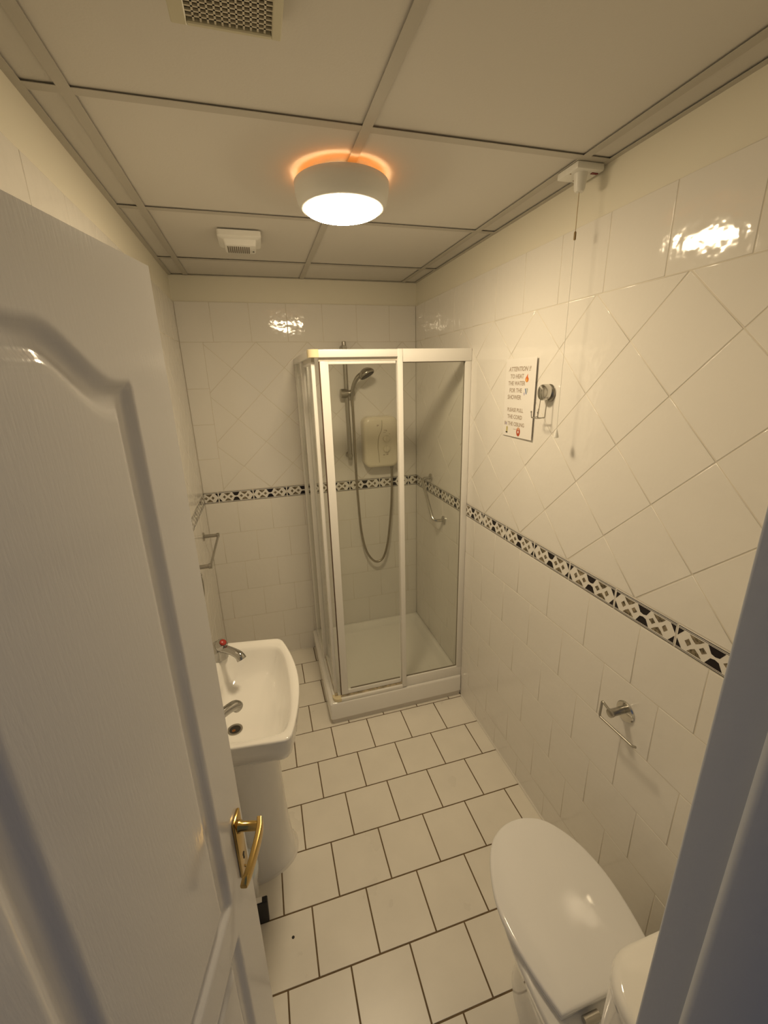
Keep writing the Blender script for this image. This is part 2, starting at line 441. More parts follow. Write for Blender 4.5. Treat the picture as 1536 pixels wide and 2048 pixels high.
# ------------------------------------------------------------------ door leaf
DE = Vector((-.1329, .765, 0)); DD = Vector((.2449, .9696, 0)); DN = Vector((.9696, -.2449, 0))   # free edge, direction from hinge to edge, face normal
DW, DZ0, DZ1, DT = .585, .010, 1.992, .038
def dpt(s, z, h=0): return DE - DD * s + DN * h + Z * z
PC = .286; PH = .178          # panel centre from the free edge, half width
def ss(t): t = max(0, min(1, t)); return t * t * (3 - 2 * t)
def relief(s, z):
    """depth of the moulding below the face of the stile at (s,z)"""
    best = 0
    # distance inside each panel outline
    def prof(d):
        if d <= 0: return 0
        if d < .018: return -.0105 * ss(d / .018)              # cove down
        if d < .028: return -.0105
        if d < .048: return -.0105 + .0085 * ss((d - .028) / .020)   # bevel up to the raised field
        return -.0020
    u = abs(s - PC)
    # upper panel with a cathedral arch
    top = 1.833 + .060 * (ss((PH - .035 - u) / (PH - .055)) if u < PH - .035 else 0)
    slope = 1.0
    if u < PH - .035:
        t = (PH - .035 - u) / (PH - .055)
        if 0 < t < 1: sl_ = .060 * 6 * t * (1 - t) / (PH - .055); slope = 1 / math.sqrt(1 + sl_ * sl_)
    d1 = min(PH - u, (top - z) * slope, z - .808)
    d2 = min(PH - u, .712 - z, z - .14)
    return prof(max(d1, d2))
us = []
s = 0
while s < DW - 1e-6: us.append(s); s += .004
us.append(DW)
zs = []; z = DZ0
while z < DZ1 - 1e-6: zs.append(z); z += .0055
zs.append(DZ1)
bd = B(); vs = []; fs = []
nU, nZ = len(us), len(zs)
for z in zs:
    for s in us: vs.append(dpt(s, z, relief(s, z)))
for j in range(nZ - 1):
    for i in range(nU - 1):
        a = j * nU + i; fs.append((a, a + nU, a + nU + 1, a + 1))
k0 = len(vs)
for z in zs:
    for s in us[::12] + [us[-1]]: pass
# rim strips and back face
per = [(0, j) for j in range(nZ)] + [(i, nZ - 1) for i in range(1, nU)] + [(nU - 1, j) for j in range(nZ - 2, -1, -1)] + [(i, 0) for i in range(nU - 2, 0, -1)]
for i, j in per: vs.append(dpt(us[i], zs[j], -DT))
n = len(per)
for k in range(n):
    i, j = per[k]; i2, j2 = per[(k + 1) % n]
    fs.append((j * nU + i, k0 + k, k0 + (k + 1) % n, j2 * nU + i2))
fs.append(tuple(k0 + k for k in range(n)))
door = struct(empty('door_1', tuple(DE - DD * DW + Z * DZ0))); door['label'] = 'white panelled door with arched moulding standing open'
leaf = obj('door_leaf', vs, fs, M_DOOR, door, True, angle=38)
# brass lever handle
hp = empty('door_handle', tuple(dpt(.036, .88, 0))); hp.parent = door; hp.matrix_parent_inverse = Matrix.Translation(-door.location)
HM = Matrix(((-DD.x, DN.x, 0, 0), (-DD.y, DN.y, 0, 0), (0, 0, 1, 0), (0, 0, 0, 1)))     # local (s, h, z)
def dm(s, z, h): m_ = HM.copy(); m_.translation = dpt(s, z, h); return m_
b = B().box((-.019, 0, -.080), (.019, .007, .080), .0025, 2, dm(.038, .876, 0)); b.make('backplate', M_BRASS, hp, True)
b = B().lathe(dpt(.038, .925, .004), DN, [(.013, 0), (.013, .006), (.010, .010), (.0095, .044), (.011, .050)], 24)
b.make('spindle_boss', M_BRASS, hp, True)
lv = [dpt(.030, .927, .050), dpt(.050, .926, .054), dpt(.085, .924, .054), dpt(.120, .920, .051), dpt(.146, .915, .046)]
rings = []
for i, p in enumerate(smoothpath(lv, 5)):
    t = i / (len(lv) - 1) / 5; hgt = .0155 * (1 - .25 * t); th = .0065
    if t > .93: hgt *= .75
    if t > .99: hgt *= .6
    rings.append([p + DN * th * math.copysign(abs(math.cos(a)) ** .5, math.cos(a)) + Z * hgt * math.copysign(abs(math.sin(a)) ** .6, math.sin(a)) for a in [2 * PI * q / 16 for q in range(16)]])
B().loft(rings).make('lever', M_BRASS, hp, True)
B().lathe(dpt(.038, .845, .0065), DN, [(.0045, 0), (.0045, .0012)], 16).box((-.002, 0, -.013), (.002, .0014, 0), 0, 1, dm(.038, .845, .0065)).make('keyhole', M_DARK, hp)
for zz in (.945, .807): B().lathe(dpt(.038, zz, .0068), DN, [(.003, 0), (.0022, .0015)], 12).make('screw', M_BRASS, hp, True)

# ------------------------------------------------------------------ ceiling lamp
LC = Vector((.295, 1.403, 0))
lamp = thing('ceiling_lamp', 'round white drum ceiling lamp, lit, with an orange halo above its rim', 'lamp', (LC.x, LC.y, ZC))
B().lathe((LC.x, LC.y, 0), Z, [(.110, 2.2965), (.1165, 2.2965), (.1225, 2.300), (.1285, 2.312), (.1335, 2.337), (.1345, 2.357), (.1325, 2.3585), (.128, 2.345), (.110, 2.320)], 96, cap=False).make('drum_shade', M_PLAST, lamp, True, 60)
B().lathe((LC.x, LC.y, 0), Z, [(.1285, 2.350), (.128, 2.3565), (.06, 2.3565)], 64, cap=False).make('shade_lid', M_PLAST, lamp, True)
prof = [(.0001, 2.2755)] + [(.1105 * math.sin(a), 2.2975 - .022 * math.cos(a)) for a in [PI / 2 * q / 10 for q in range(1, 11)]]
M_OPAL = emis('glowing_opal_diffuser', LAMP_COL, LAMP)
B().lathe((LC.x, LC.y, 0), Z, prof, 96, cap=False).make('diffuser', M_OPAL, lamp, True, 80)
B().lathe((LC.x, LC.y, 0), Z, [(.085, 2.3745), (.085, 2.3565), (.02, 2.3565)], 48, cap=False).make('mounting_base', M_PLAST, lamp, True)
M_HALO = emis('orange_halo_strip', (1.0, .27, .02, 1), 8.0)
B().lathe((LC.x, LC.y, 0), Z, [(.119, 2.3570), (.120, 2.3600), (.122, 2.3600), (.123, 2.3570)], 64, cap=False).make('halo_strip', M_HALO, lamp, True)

# ------------------------------------------------------------------ vents
vent = thing('air_vent', 'square cream air vent with a grid grille at the top edge of the picture', 'vent', (.018, .81, ZC))
vx0, vx1, vy0, vy1 = -.066, .098, .728, .892
fb = B(); ix0, ix1, iy0, iy1 = -.043, .083, .745, .884
for a, b in (((vx0, vy0), (ix0, vy1)), ((ix1, vy0), (vx1, vy1)), ((ix0, vy0), (ix1, iy0)), ((ix0, iy1), (ix1, vy1))): fb.box((a[0], a[1], 2.352), (b[0], b[1], ZC), .0015, 1)
fb.make('frame', mat('cream_vent_plastic', (.62, .58, .43), .45), vent)
B().box((ix0, iy0, 2.366), (ix1, iy1, 2.372)).make('backing', M_VDARK, vent)
gb = B()
for k in range(1, 12): x = ix0 + (ix1 - ix0) * k / 12; gb.box((x - .0015, iy0, 2.3545), (x + .0015, iy1, 2.3575))
for k in range(1, 15): y = iy0 + (iy1 - iy0) * k / 15; gb.box((ix0, y - .0014, 2.3545), (ix1, y + .0014, 2.3575))
gb.make('grille', M_GRILLE, vent)
fan = thing('extractor_fan', 'small white ceiling extractor with a dark grille beyond the lamp', 'fan', (0, 1.98, ZC))
def rr(cx, cy, hx, hy, r, z, n=8):
    out = []
    for sx, sy, a0 in ((1, 1, 0), (-1, 1, PI / 2), (-1, -1, PI), (1, -1, 1.5 * PI)):
        for q in range(n + 1):
            a = a0 + PI / 2 * q / n; out.append((cx + sx * (hx - r) + r * math.cos(a), cy + sy * (hy - r) + r * math.sin(a), z))
    return out
B().loft([rr(-.002, 1.985, .080, .080, .012, ZC), rr(-.002, 1.985, .080, .080, .012, 2.357), rr(-.002, 1.985, .076, .076, .012, 2.353), rr(-.002, 1.985, .062, .062, .012, 2.349), rr(-.002, 1.985, .058, .058, .012, 2.332), rr(-.002, 1.985, .055, .055, .010, 2.3295)]).make('housing', M_PLAST, fan, True)
gb = B()
for k in range(11): x = -.050 + k * .0078; gb.box((x, 1.945, 2.3280), (x + .0042, 2.03, 2.3298))
gb.make('grille', mat('grey_grille_slots', (.16, .13, .09), .6), fan)
B().lathe((.047, 2.005, 2.3300), -Z, [(.0035, 0), (.0035, .002)], 12).make('indicator', M_DARK, fan)

# ------------------------------------------------------------------ pull cord switch
sw = thing('pull_cord_switch', 'white square ceiling pull cord switch with red neon and long cord, by the right wall', 'switch', (.93, 1.193, ZC))
B().box((.895, 1.163, 2.357), (.982, 1.250, ZC), .004, 2).make('switch_plate', M_PLAST, sw, True)
B().lathe((.930, 1.193, 2.359), -Z, [(.019, 0), (.018, .004), (.0145, .039), (.011, .045), (.004, .046)], 24).make('spout', M_PLAST, sw, True)
B().box((.955, 1.178, 2.3545), (.976, 1.186, 2.3575), .001, 1).make('neon_indicator', mat('dark_red_neon', (.22, .015, .02), .2), sw)
for x, y in ((.902, 1.20), (.94, 1.235), (.955, 1.215)): B().lathe((x, y, 2.3572), -Z, [(.0025, 0), (.002, .001)], 10).make('screw', M_BROWN, sw)
B().tube([(.930, 1.193, 2.315), (.930, 1.193, 2.216)], .0013, 8).make('upper_cord', M_CORD, sw)
B().lathe((.930, 1.193, 2.218), -Z, [(.002, 0), (.0035, .003), (.0035, .020), (.0025, .022)], 12).make('cord_connector', M_BROWN, sw, True)
B().tube([(.930, 1.193, 2.197), (.930, 1.193, 1.650)], .0008, 6).make('lower_cord', M_PLAST, sw)
B().lathe((.930, 1.193, 1.655), -Z, [(.002, 0), (.0035, .004), (.0085, .022), (.009, .026), (.007, .027)], 20).make('cord_pull', M_PLAST, sw, True)

# ------------------------------------------------------------------ notice
nx = XR - .010
notice = thing('notice', 'laminated white paper notice about heating the shower water, on the right wall', 'sign', (nx, 1.50, 1.59))
ny0, ny1, nz0, nz1 = 1.396, 1.604, 1.590, 1.890
def npt(y, z, off=0):
    # the sheet leans away from the wall a little towards its near edge
    return Vector((XR - .0035 - .0045 * (ny1 - y) / .208 - off, y, z))
def sheetbox(y0, y1, z0, z1, th, m, name, off=0):
    v = [npt(y0, z0, off), npt(y1, z0, off), npt(y1, z1, off), npt(y0, z1, off)]; v += [p - X * th for p in v]
    return obj(name, v, [(0, 1, 2, 3), (7, 6, 5, 4), (0, 4, 5, 1), (1, 5, 6, 2), (2, 6, 7, 3), (3, 7, 4, 0)], m, notice)
sheetbox(ny0, ny1, nz0, nz1, .0008, M_PAPER, 'sheet')
def text(body, yc, zc, size, parent, m, place, name='lettering', shear=0.0, xs_=1.0):
    cu = bpy.data.curves.new('txt', 'FONT'); cu.body = body; cu.size = size; cu.align_x = 'CENTER'; cu.align_y = 'CENTER'; cu.shear = shear; cu.offset = size * .022; cu.resolution_u = 3
    to = bpy.data.objects.new('txt', cu); COL.objects.link(to); bpy.context.view_layer.update()
    me = bpy.data.meshes.new_from_object(to.evaluated_get(bpy.context.evaluated_depsgraph_get()))
    vs = [place(yc, zc, v.co.x * xs_, v.co.y) for v in me.vertices]; fs = [tuple(p.vertices) for p in me.polygons]
    bpy.data.objects.remove(to); 
    return obj(name, vs, fs, m, parent)
def nplace(yc, zc, a, b): return npt(yc - a, zc + b, .0011)
for body, y, z, sz, sh in (('ATTENTION !!', 1.506, 1.850, .0235, .3), ('TO HEAT', 1.520, 1.823, .0225, 0), ('THE WATER', 1.521, 1.797, .0215, 0), ('FOR THE', 1.525, 1.770, .0225, 0),
                       ('SHOWER', 1.532, 1.744, .0235, 0), ('PLEASE PULL', 1.520, 1.695, .0205, 0), ('THE CORD', 1.520, 1.668, .0215, 0), ('IN THE CEILING', 1.521, 1.640, .0205, 0)):
    text(body, y, z, sz, notice, M_INK, nplace, shear=sh)
def flat(pts, y, z, sc, m, name, off=.0012): obj(name, [npt(y - a * sc, z + b * sc, off) for a, b in pts], [tuple(range(len(pts)))], m, notice)
flat([(-.45, -.5), (.1, -.75), (.55, -.45), (.62, 0), (.3, .35), (.28, .95), (-.1, .45), (-.5, .0)], 1.452, 1.815, .019, M_ORANGE, 'flame_picture')
flat([(-.25, -.5), (.05, -.6), (.3, -.4), (.25, 0), (.05, .2), (-.2, -.1)], 1.453, 1.813, .017, M_YELLOW, 'flame_picture', .0014)
flat([(-.5, .6), (-.1, .6), (.3, -.5), (0, -.6)], 1.452, 1.768, .018, M_BLUE, 'shower_picture')
flat([(.1, .8), (.7, .7), (.6, -.2), (.4, -.3), (.3, .4)], 1.452, 1.768, .016, mat('grey_green_print', (.42, .46, .38), .4), 'shower_picture')
flat([(-.9, -.3), (-.5, .0), (-.3, -.6), (-.6, -.9)], 1.454, 1.766, .016, M_LILAC, 'shower_picture')
flat([(-.35, -.9), (.4, -.8), (.5, .6), (.2, .9), (-.3, .7)], 1.573, 1.617, .014, M_OLIVE, 'bottle_picture')
flat([(-.6, -.7), (.6, -.8), (.5, -1.2), (-.5, -1.2)], 1.573, 1.616, .012, M_DARK, 'bottle_picture', .0014)
flat([(-.5, -.4), (.4, -.4), (.3, .4), (-.4, .4)], 1.580, 1.640, .010, M_LILAC, 'bottle_picture')
flat([(math.cos(a) * .85, math.sin(a) * 1.15) for a in [2 * PI * q / 20 for q in range(20)]], 1.487, 1.613, .0155, M_REDP, 'red_picture')
flat([(math.cos(a) * .5, math.sin(a) * .4 + .75) for a in [2 * PI * q / 14 for q in range(14)]], 1.487, 1.613, .0155, mat('peach_print', (.70, .40, .25), .4), 'red_picture', .0014)
flat([(math.cos(a) * .28, math.sin(a) * .35 - .05) for a in [2 * PI * q / 14 for q in range(14)]], 1.487, 1.613, .0155, M_PAPER, 'red_picture', .0015)
flat([(-1, -.08), (1, -.08), (1, .08), (-1, .08)], 1.513, 1.621, .010, M_INK, 'dash')

# ------------------------------------------------------------------ chrome hook on the right wall
hk = thing('wall_hook', 'round chrome suction hook with wire double hook, right of the notice', 'hook', (XR, 1.325, 1.765))
B().lathe((XR, 1.318, 1.765), -X, [(.030, 0), (.031, .004), (.029, .008), (.027, .010)], 36).make('suction_base', M_CHROMED, hk, True)
B().lathe((XR - .010, 1.322, 1.768), -X, [(.0275, 0), (.0278, .016), (.026, .021), (.018, .024), (.0005, .0255)], 36).make('cap', M_CHROME, hk, True)
wx = XR - .022
wr = B()
for yy in (1.300, 1.338): wr.tube([(wx, yy, 1.758), (wx - .006, yy + .000, 1.690)], .0016, 8)
wr.tube(roundpath([(wx - .004, 1.300, 1.715), (wx - .006, 1.300, 1.682), (wx - .008, 1.338, 1.680), (wx - .006, 1.338, 1.712)], .004), .0016, 8)
for yy in (1.338, 1.300):
    wr.tube(roundpath([(wx - .006, yy, 1.684), (wx - .030, yy + .004, 1.680), (wx - .032, yy + .004, 1.700)], .008), .0016, 8)
wr.tube([(wx - .030, 1.342, 1.681), (wx - .030, 1.304, 1.681)], .0014, 8)
wr.make('wire_hook', M_CHROMED, hk, True)
for yy in (1.342, 1.304): B().lathe((wx - .032, yy, 1.698), Z, [(.001, 0), (.003, .002), (.003, .005), (.001, .007)], 10).make('hook_tip', M_CHROMED, hk, True)

# ------------------------------------------------------------------ toilet roll holder
rh = thing('toilet_roll_holder', 'empty chrome toilet roll holder with a bent wire arm, on the lower right wall', 'roll holder', (XR, .828, .832))
B().lathe((XR, .820, .830), -X, [(.033, 0), (.033, .003), (.030, .006), (.012, .0075)], 36).make('wall_rose', M_CHROME, rh, True)
B().lathe((XR - .006, .826, .832), -X, [(.0115, 0), (.0115, .040), (.013, .042), (.013, .050), (.009, .052)], 24).make('post', M_CHROMED, rh, True)
px_ = XR - .050
B().tube(roundpath([(px_, .826, .834), (px_ - .002, .862, .848), (px_ - .004, .862, .790), (px_ - .002, .737, .792), (px_, .728, .797)], .007, 6), .0038, 10).make('wire_arm', M_CHROMED, rh, True)

# ------------------------------------------------------------------ basin
basin = thing('wash_basin', 'white ceramic pedestal wash basin on the left wall beside the open door', 'basin', (XL, 1.33, 0))
BC = (-.115, 1.325)
def ray_outline(poly, th):
    d = (math.cos(th), math.sin(th)); best = 0
    for i in range(len(poly)):
        x1, y1 = poly[i][0] - BC[0], poly[i][1] - BC[1]; x2, y2 = poly[(i + 1) % len(poly)][0] - BC[0], poly[(i + 1) % len(poly)][1] - BC[1]
        ex, ey = x2 - x1, y2 - y1; den = d[0] * ey - d[1] * ex
        if abs(den) < 1e-12: continue
        t = (x1 * ey - y1 * ex) / den; q = (x1 * d[1] - y1 * d[0]) / den
        if t > 0 and -1e-6 <= q <= 1 + 1e-6: best = max(best, t)
    return best
def chaikin(P, k=2):
    for _ in range(k):
        out = []
        for i in range(len(P)):
            a, b = P[i], P[(i + 1) % len(P)]; out += [(a[0] * .75 + b[0] * .25, a[1] * .75 + b[1] * .25), (a[0] * .25 + b[0] * .75, a[1] * .25 + b[1] * .75)]
        P = out
    return P
bx0 = XL + .001
def outer_poly(k=0):
    P = [(bx0, 1.092), (-.045, 1.055), (-.022, 1.054), (-.008, 1.072)]
    for q in range(1, 12):
        t = q / 12; yy = 1.072 + (1.588 - 1.072) * t; P.append((-.008 + .043 * math.sin(PI * t) ** .9, yy))
    P += [(-.008, 1.588), (-.022, 1.606), (-.045, 1.612), (bx0, 1.662)]
    return P
OUT = outer_poly()
BOWL = chaikin([(-.262, 1.20), (-.245, 1.105), (-.06, 1.085), (-.010, 1.105), (.006, 1.33), (-.012, 1.54), (-.07, 1.577), (-.225, 1.592), (-.262, 1.49)], 3)
NA = 144
# extra angles at the two back corners keep them crisp
ths = [2 * PI * q / NA for q in range(NA)] + [math.atan2(yy - BC[1], bx0 - BC[0]) % (2 * PI) for yy in (1.092, 1.662)]
ths = sorted(ths)
ro = [ray_outline(OUT, t) for t in ths]; ri = [ray_outline(BOWL, t) for t in ths]
def ring(rf, z, cx=0, cy=0, clampx=True):
    out = []
    for q, t in enumerate(ths):
        r = rf(q); x = BC[0] + cx + r * math.cos(t); y = BC[1] + cy + r * math.sin(t)
        out.append((max(x, bx0) if clampx else x, y, z))
    return out
rings = [ring(lambda q: ro[q] * .42, .640, -.03), ring(lambda q: ro[q] * .66, .652, -.01), ring(lambda q: ro[q] * .86, .694), ring(lambda q: ro[q] * .94, .722), ring(lambda q: ro[q] * .975, .760), ring(lambda q: ro[q] * .995, .790), ring(lambda q: ro[q] * .997, .797),
         ring(lambda q: ro[q] * .990, .8015), ring(lambda q: ro[q] * .975, .803), ring(lambda q: ro[q] * .5 + ri[q] * .5 if ro[q] * .5 + ri[q] * .5 > ri[q] * 1.03 else ri[q] * 1.03, .8015),
         ring(lambda q: ri[q] * 1.02, .7995), ring(lambda q: ri[q] * .995, .796), ring(lambda q: ri[q] * .965, .786), ring(lambda q: ri[q] * .91, .760, -.004), ring(lambda q: ri[q] * .83, .725, -.012, -.004),
         ring(lambda q: ri[q] * .70, .700, -.026, -.010), ring(lambda q: ri[q] * .50, .686, -.046, -.020), ring(lambda q: ri[q] * .28, .679, -.066, -.030), ring(lambda q: .024, .676, -.083, -.040)]
B().loft(rings).make('bowl', M_CERAM, basin, True, 70)
DC = (BC[0] - .083, BC[1] - .040)
B().lathe((DC[0], DC[1], .6765), Z, [(.0255, 0), (.0255, .0022), (.019, .0012)], 32, cap=False).make('drain_ring', M_CHROMED, basin, True)
B().lathe((DC[0], DC[1], .6775), Z, [(.019, 0), (.001, -.0004)], 24, cap=False).make('drain_hole', M_DARK, basin)
B().lathe((DC[0] - .004, DC[1] - .004, .6778), Z, [(.006, 0), (.004, .002)], 12).make('plug_chain_stud', mat('rusty_stud', (.35, .14, .04), .3, .8), basin, True)
B().lathe((BC[0] - .139, BC[1] + .01, .770), X, [(.006, 0), (.006, .001)], 16).make('overflow_hole', M_DARK, basin)
def dsec(z, xf, hw, k=1.0):
    out = []
    xb = XL + .002
    for q in range(41):
        a = -PI / 2 + PI * q / 40; xm = xb + (xf - xb) * .35
        out.append((xm + (xf - xm) * math.copysign(abs(math.cos(a)) ** .85, math.cos(a)), 1.335 + hw * math.copysign(abs(math.sin(a)) ** .8, math.sin(a)), z))
    out.append((xb, 1.335 + hw, z)); out.append((xb, 1.335 - hw, z)); return out
B().loft([dsec(.001, -.040, .118), dsec(.012, -.040, .118), dsec(.03, -.048, .110), dsec(.15, -.058, .100), dsec(.4, -.064, .100), dsec(.56, -.064, .108), dsec(.660, -.060, .122)]).make('pedestal', M_CERAM, basin, True, 70)
B().loft([dsec(.0005, -.034, .124), dsec(.006, -.039, .119)]).make('sealant_bead', M_SIL, basin, True)
def tap(bx_, by_, dirx, diry, label, capm):
    t = thing('basin_tap', label, 'tap', (bx_, by_, .802))
    d = Vector((dirx, diry, 0)).normalized()
    B().lathe((bx_, by_, .801), Z, [(.034, 0), (.034, .004), (.032, .010), (.031, .030), (.029, .046), (.020, .062), (.006, .067)], 28).make('body', M_TAP, t, True)
    p0 = Vector((bx_, by_, .836)); pts = smoothpath([p0, p0 + d * .035 + Z * .012, p0 + d * .080 + Z * .014, p0 + d * .112 + Z * .008, p0 + d * .124 - Z * .006], 5)
    rs = [.0185 - .0035 * math.sin(PI * min(1, i / (len(pts) - 1) * 1.1)) for i in range(len(pts))]
    B().tube(pts, rs, 16).make('spout', M_TAP, t, True)
    ax = (Z + d * .75).normalized(); hb = Vector((bx_, by_, .846)) + d * .010
    B().lathe(hb, ax, [(.018, 0), (.0230, .010), (.0225, .028), (.015, .038)], 20).make('handle', M_TAP, t, True)
    B().lathe(hb, ax, [(.0125, .0365), (.0125, .041), (.008, .044)], 20).make('handle_cap', capm, t, True)['label'] = 'coloured indicator cap'
    return t
tap(-.252, 1.550, .72, -.69, 'chrome hot tap with a red cap at the far corner of the basin', M_RED)
tap(-.257, 1.124, .72, .69, 'chrome tap at the near corner of the basin, half hidden by the door', M_BLUE)

# ------------------------------------------------------------------ toilet
TX = .660
toilet = thing('toilet', 'white close-coupled toilet with closed glossy lid beside the doorway', 'toilet', (TX, .55, 0))
def lidpt(t, sc=1.0, inset_=0.0):
    """outline of the lid: t in 0..1 counter-clockwise, flat back at y .45"""
    pass
LIDP = [(.803, .452), (.822, .53), (.833, .62), (.829, .70), (.808, .775), (.765, .842), (.715, .872), (.660, .880), (.605, .868), (.553, .832), (.512, .765), (.487, .69), (.484, .62), (.497, .53), (.517, .452)]
LS = []
P3 = [Vector((a, b, 0)) for a, b in LIDP]
LS = smoothpath(P3, 7)
LS = LS + [Vector((.517 + (.803 - .517) * q / 12, .452, 0)) for q in range(1, 12)]
LCEN = Vector((.660, .64, 0))
def lring(ins, z, sx=1.0):
    out = []
    for p in LS:
        v = p - LCEN; l = v.length; out.append(tuple(LCEN + v * ((l - ins) / l) + Z * z))
    return out
dome = []
for ins, z in ((.006, .4155), (.001, .417), (0, .421), (.0005, .427), (.003, .4305), (.008, .4320), (.03, .4335), (.07, .4355), (.12, .4368)): dome.append(lring(ins, z))
B().loft(dome).make('lid', M_SEAT, toilet, True, 75)
B().loft([lring(.012, .397), lring(.006, .399), lring(.005, .410), lring(.010, .4135)]).make('seat', M_SEAT, toilet, True, 60)
def bring(k, z, y0, y1, hw, p=.9):
    out = []
    n_ = 64
    for q in range(n_):
        a = 2 * PI * q / n_; c, s_ = math.cos(a), math.sin(a)
        cy = (y0 + y1) / 2
        out.append((TX + hw * math.copysign(abs(c) ** p, c), cy + (y1 - y0) / 2 * math.copysign(abs(s_) ** p, s_), z))
    return out
B().loft([bring(0, .001, .21, .745, .118, .7), bring(0, .03, .215, .74, .112, .7), bring(0, .10, .22, .73, .098, .75), bring(0, .18, .22, .75, .108, .8), bring(0, .26, .215, .80, .138, .85), bring(0, .33, .21, .845, .162, .9), bring(0, .37, .21, .862, .171, .9), bring(0, .388, .21, .866, .173, .9), bring(0, .3955, .215, .861, .168, .9)]).make('bowl', M_CERAM, toilet, True, 70)
for x in (TX - .075, TX + .075): B().tube([(x - .02, .436, .412), (x + .02, .436, .412)], .010, 14).make('hinge', M_CHROMED, toilet, True)
B().lathe((TX - .102, .50, .06), -X, [(.014, 0), (.013, .006), (.006, .010)], 18).make('bolt_cap', M_CHROME, toilet, True)
B().loft([rr(TX+.015, .2955, .165, .088, .03, .396), rr(TX+.015, .2955, .172, .090, .04, .44), rr(TX+.018, .2955, .175, .090, .06, .60), rr(TX+.02, .2955, .176, .090, .065, .735)]).make('cistern', M_CERAM, toilet, True, 60)
B().loft([rr(TX+.02, .296, .178, .0935, .070, .735), rr(TX+.02, .2965, .183, .0945, .078, .738), rr(TX+.02, .2965, .184, .095, .080, .755), rr(TX+.02, .2965, .180, .092, .078, .765), rr(TX+.02, .2965, .168, .080, .07, .770)]).make('cistern_lid', M_CERAM, toilet, True, 60)
B().lathe((TX + .02, .297, .769), Z, [(.022, 0), (.021, .005), (.015, .006)], 24).make('flush_button', M_CHROME, toilet, True)

# ------------------------------------------------------------------ small things on the floor by the door
bx = thing('black_box', 'small black box on the floor beside the basin pedestal, cut off by the door edge', 'box', (-.22, 1.11, 0))
b = B(); b.loft([rr(-.223, 1.0975, .066, .010, .003, .0005), rr(-.223, 1.0975, .069, .011, .003, .096)]); b.make('box_body', M_BLK, bx, True)
B().box((-.292, 1.0865, .092), (-.154, 1.1085, .104), .003, 1).make('box_top', M_BLK, bx)
B().box((-.205, 1.089, .104), (-.172, 1.106, .108), .001, 1).make('box_label', M_PAPER, bx)
can = thing('white_canister', 'rounded white plastic canister on the floor, glimpsed behind the brass door lever', 'canister', (-.235, 1.175, 0))
CC = (-.2255, 1.165)
can.location = (CC[0], CC[1], 0)
B().lathe((CC[0], CC[1], 0), Z, [(.036, .001), (.038, .006), (.041, .12), (.047, .150), (.0495, .170)], 32).make('canister_body', M_SEAT, can, True, 60)
B().lathe((CC[0], CC[1], 0), Z, [(.0495, .170), (.0505, .185), (.047, .212), (.036, .232), (.012, .240)], 32).make('canister_lid', mat('pale_blue_white_plastic', (.74, .80, .84), .25), can, True, 60)

# ------------------------------------------------------------------ towel rail and hook on the left wall
tr = thing('towel_rail', 'short chrome towel rail on the left wall under the patterned border', 'towel rail', (XL, 2.2, 1.01))
for yy in (2.425, 1.985):
    B().lathe((XL, yy, 1.010), X, [(.024, 0), (.024, .004), (.019, .007)], 24).make('wall_rose', M_CHROMED, tr, True)
    B().lathe((XL + .005, yy, 1.010), X, [(.0105, 0), (.0095, .064), (.0130, .066), (.0130, .078), (.010, .080)], 20).make('bracket', M_CHROMED, tr, True)
B().tube([(XL + .078, 2.425, 1.007), (XL + .078, 1.985, 1.007)], .0060, 12).make('rail', M_CHROMED, tr, True)
rk = thing('robe_hook', 'slim chrome hook with a ball top on the left wall, below the towel rail', 'hook', (XL, 1.955, .93))
B().lathe((XL, 1.955, .958), X, [(.014, 0), (.013, .004), (.006, .006), (.005, .030)], 20).make('hook_stem', M_CHROMED, rk, True)
B().tube([(XL + .032, 1.955, .978), (XL + .034, 1.955, .953), (XL + .034, 1.955, .903), (XL + .034, 1.955, .873)], [.0055, .0075, .0065, .003], 14).make('hook_bar', M_CHROMED, rk, True)
B().lathe((XL + .032, 1.955, .976), Z, [(.003, 0), (.0085, .004), (.0095, .009), (.0075, .015), (.002, .018)], 18).make('ball_top', M_CHROME, rk, True)

# ------------------------------------------------------------------ shower tray
tray = thing('shower_tray', 'white square shower tray with a raised rim in the far right corner', 'shower tray', (.59, 2.29, 0))
tx0, tx1, ty0, ty1 = .2015, XR - .0005, 1.908, YB - .0005
def tr_ring(i0, z, r=.02, i1=None):
    i1 = i0 if i1 is None else i1
    return rr((tx0 + i0 + tx1 - i1) / 2, (ty0 + i0 + ty1 - i1) / 2, (tx1 - i1 - tx0 - i0) / 2, (ty1 - i1 - ty0 - i0) / 2, r, z, 6)
B().loft([tr_ring(.004, .034, .012, 0), tr_ring(.000, .036, .012, 0), tr_ring(.000, .128, .012, 0), tr_ring(.003, .137, .012, 0), tr_ring(.009, .140, .015, .003), tr_ring(.052, .140, .04, .026), tr_ring(.060, .136, .045, .032), tr_ring(.075, .104, .05, .048), tr_ring(.100, .096, .06, .07), tr_ring(.30, .090, .03, .30)]).make('tray_body', M_CERAM, tray, True, 50)
B().loft([tr_ring(.009, .001, .012, 0), tr_ring(.009, .034, .012, 0)]).make('plinth', mat('off_white_plinth', (.74, .70, .64), .4), tray, True)

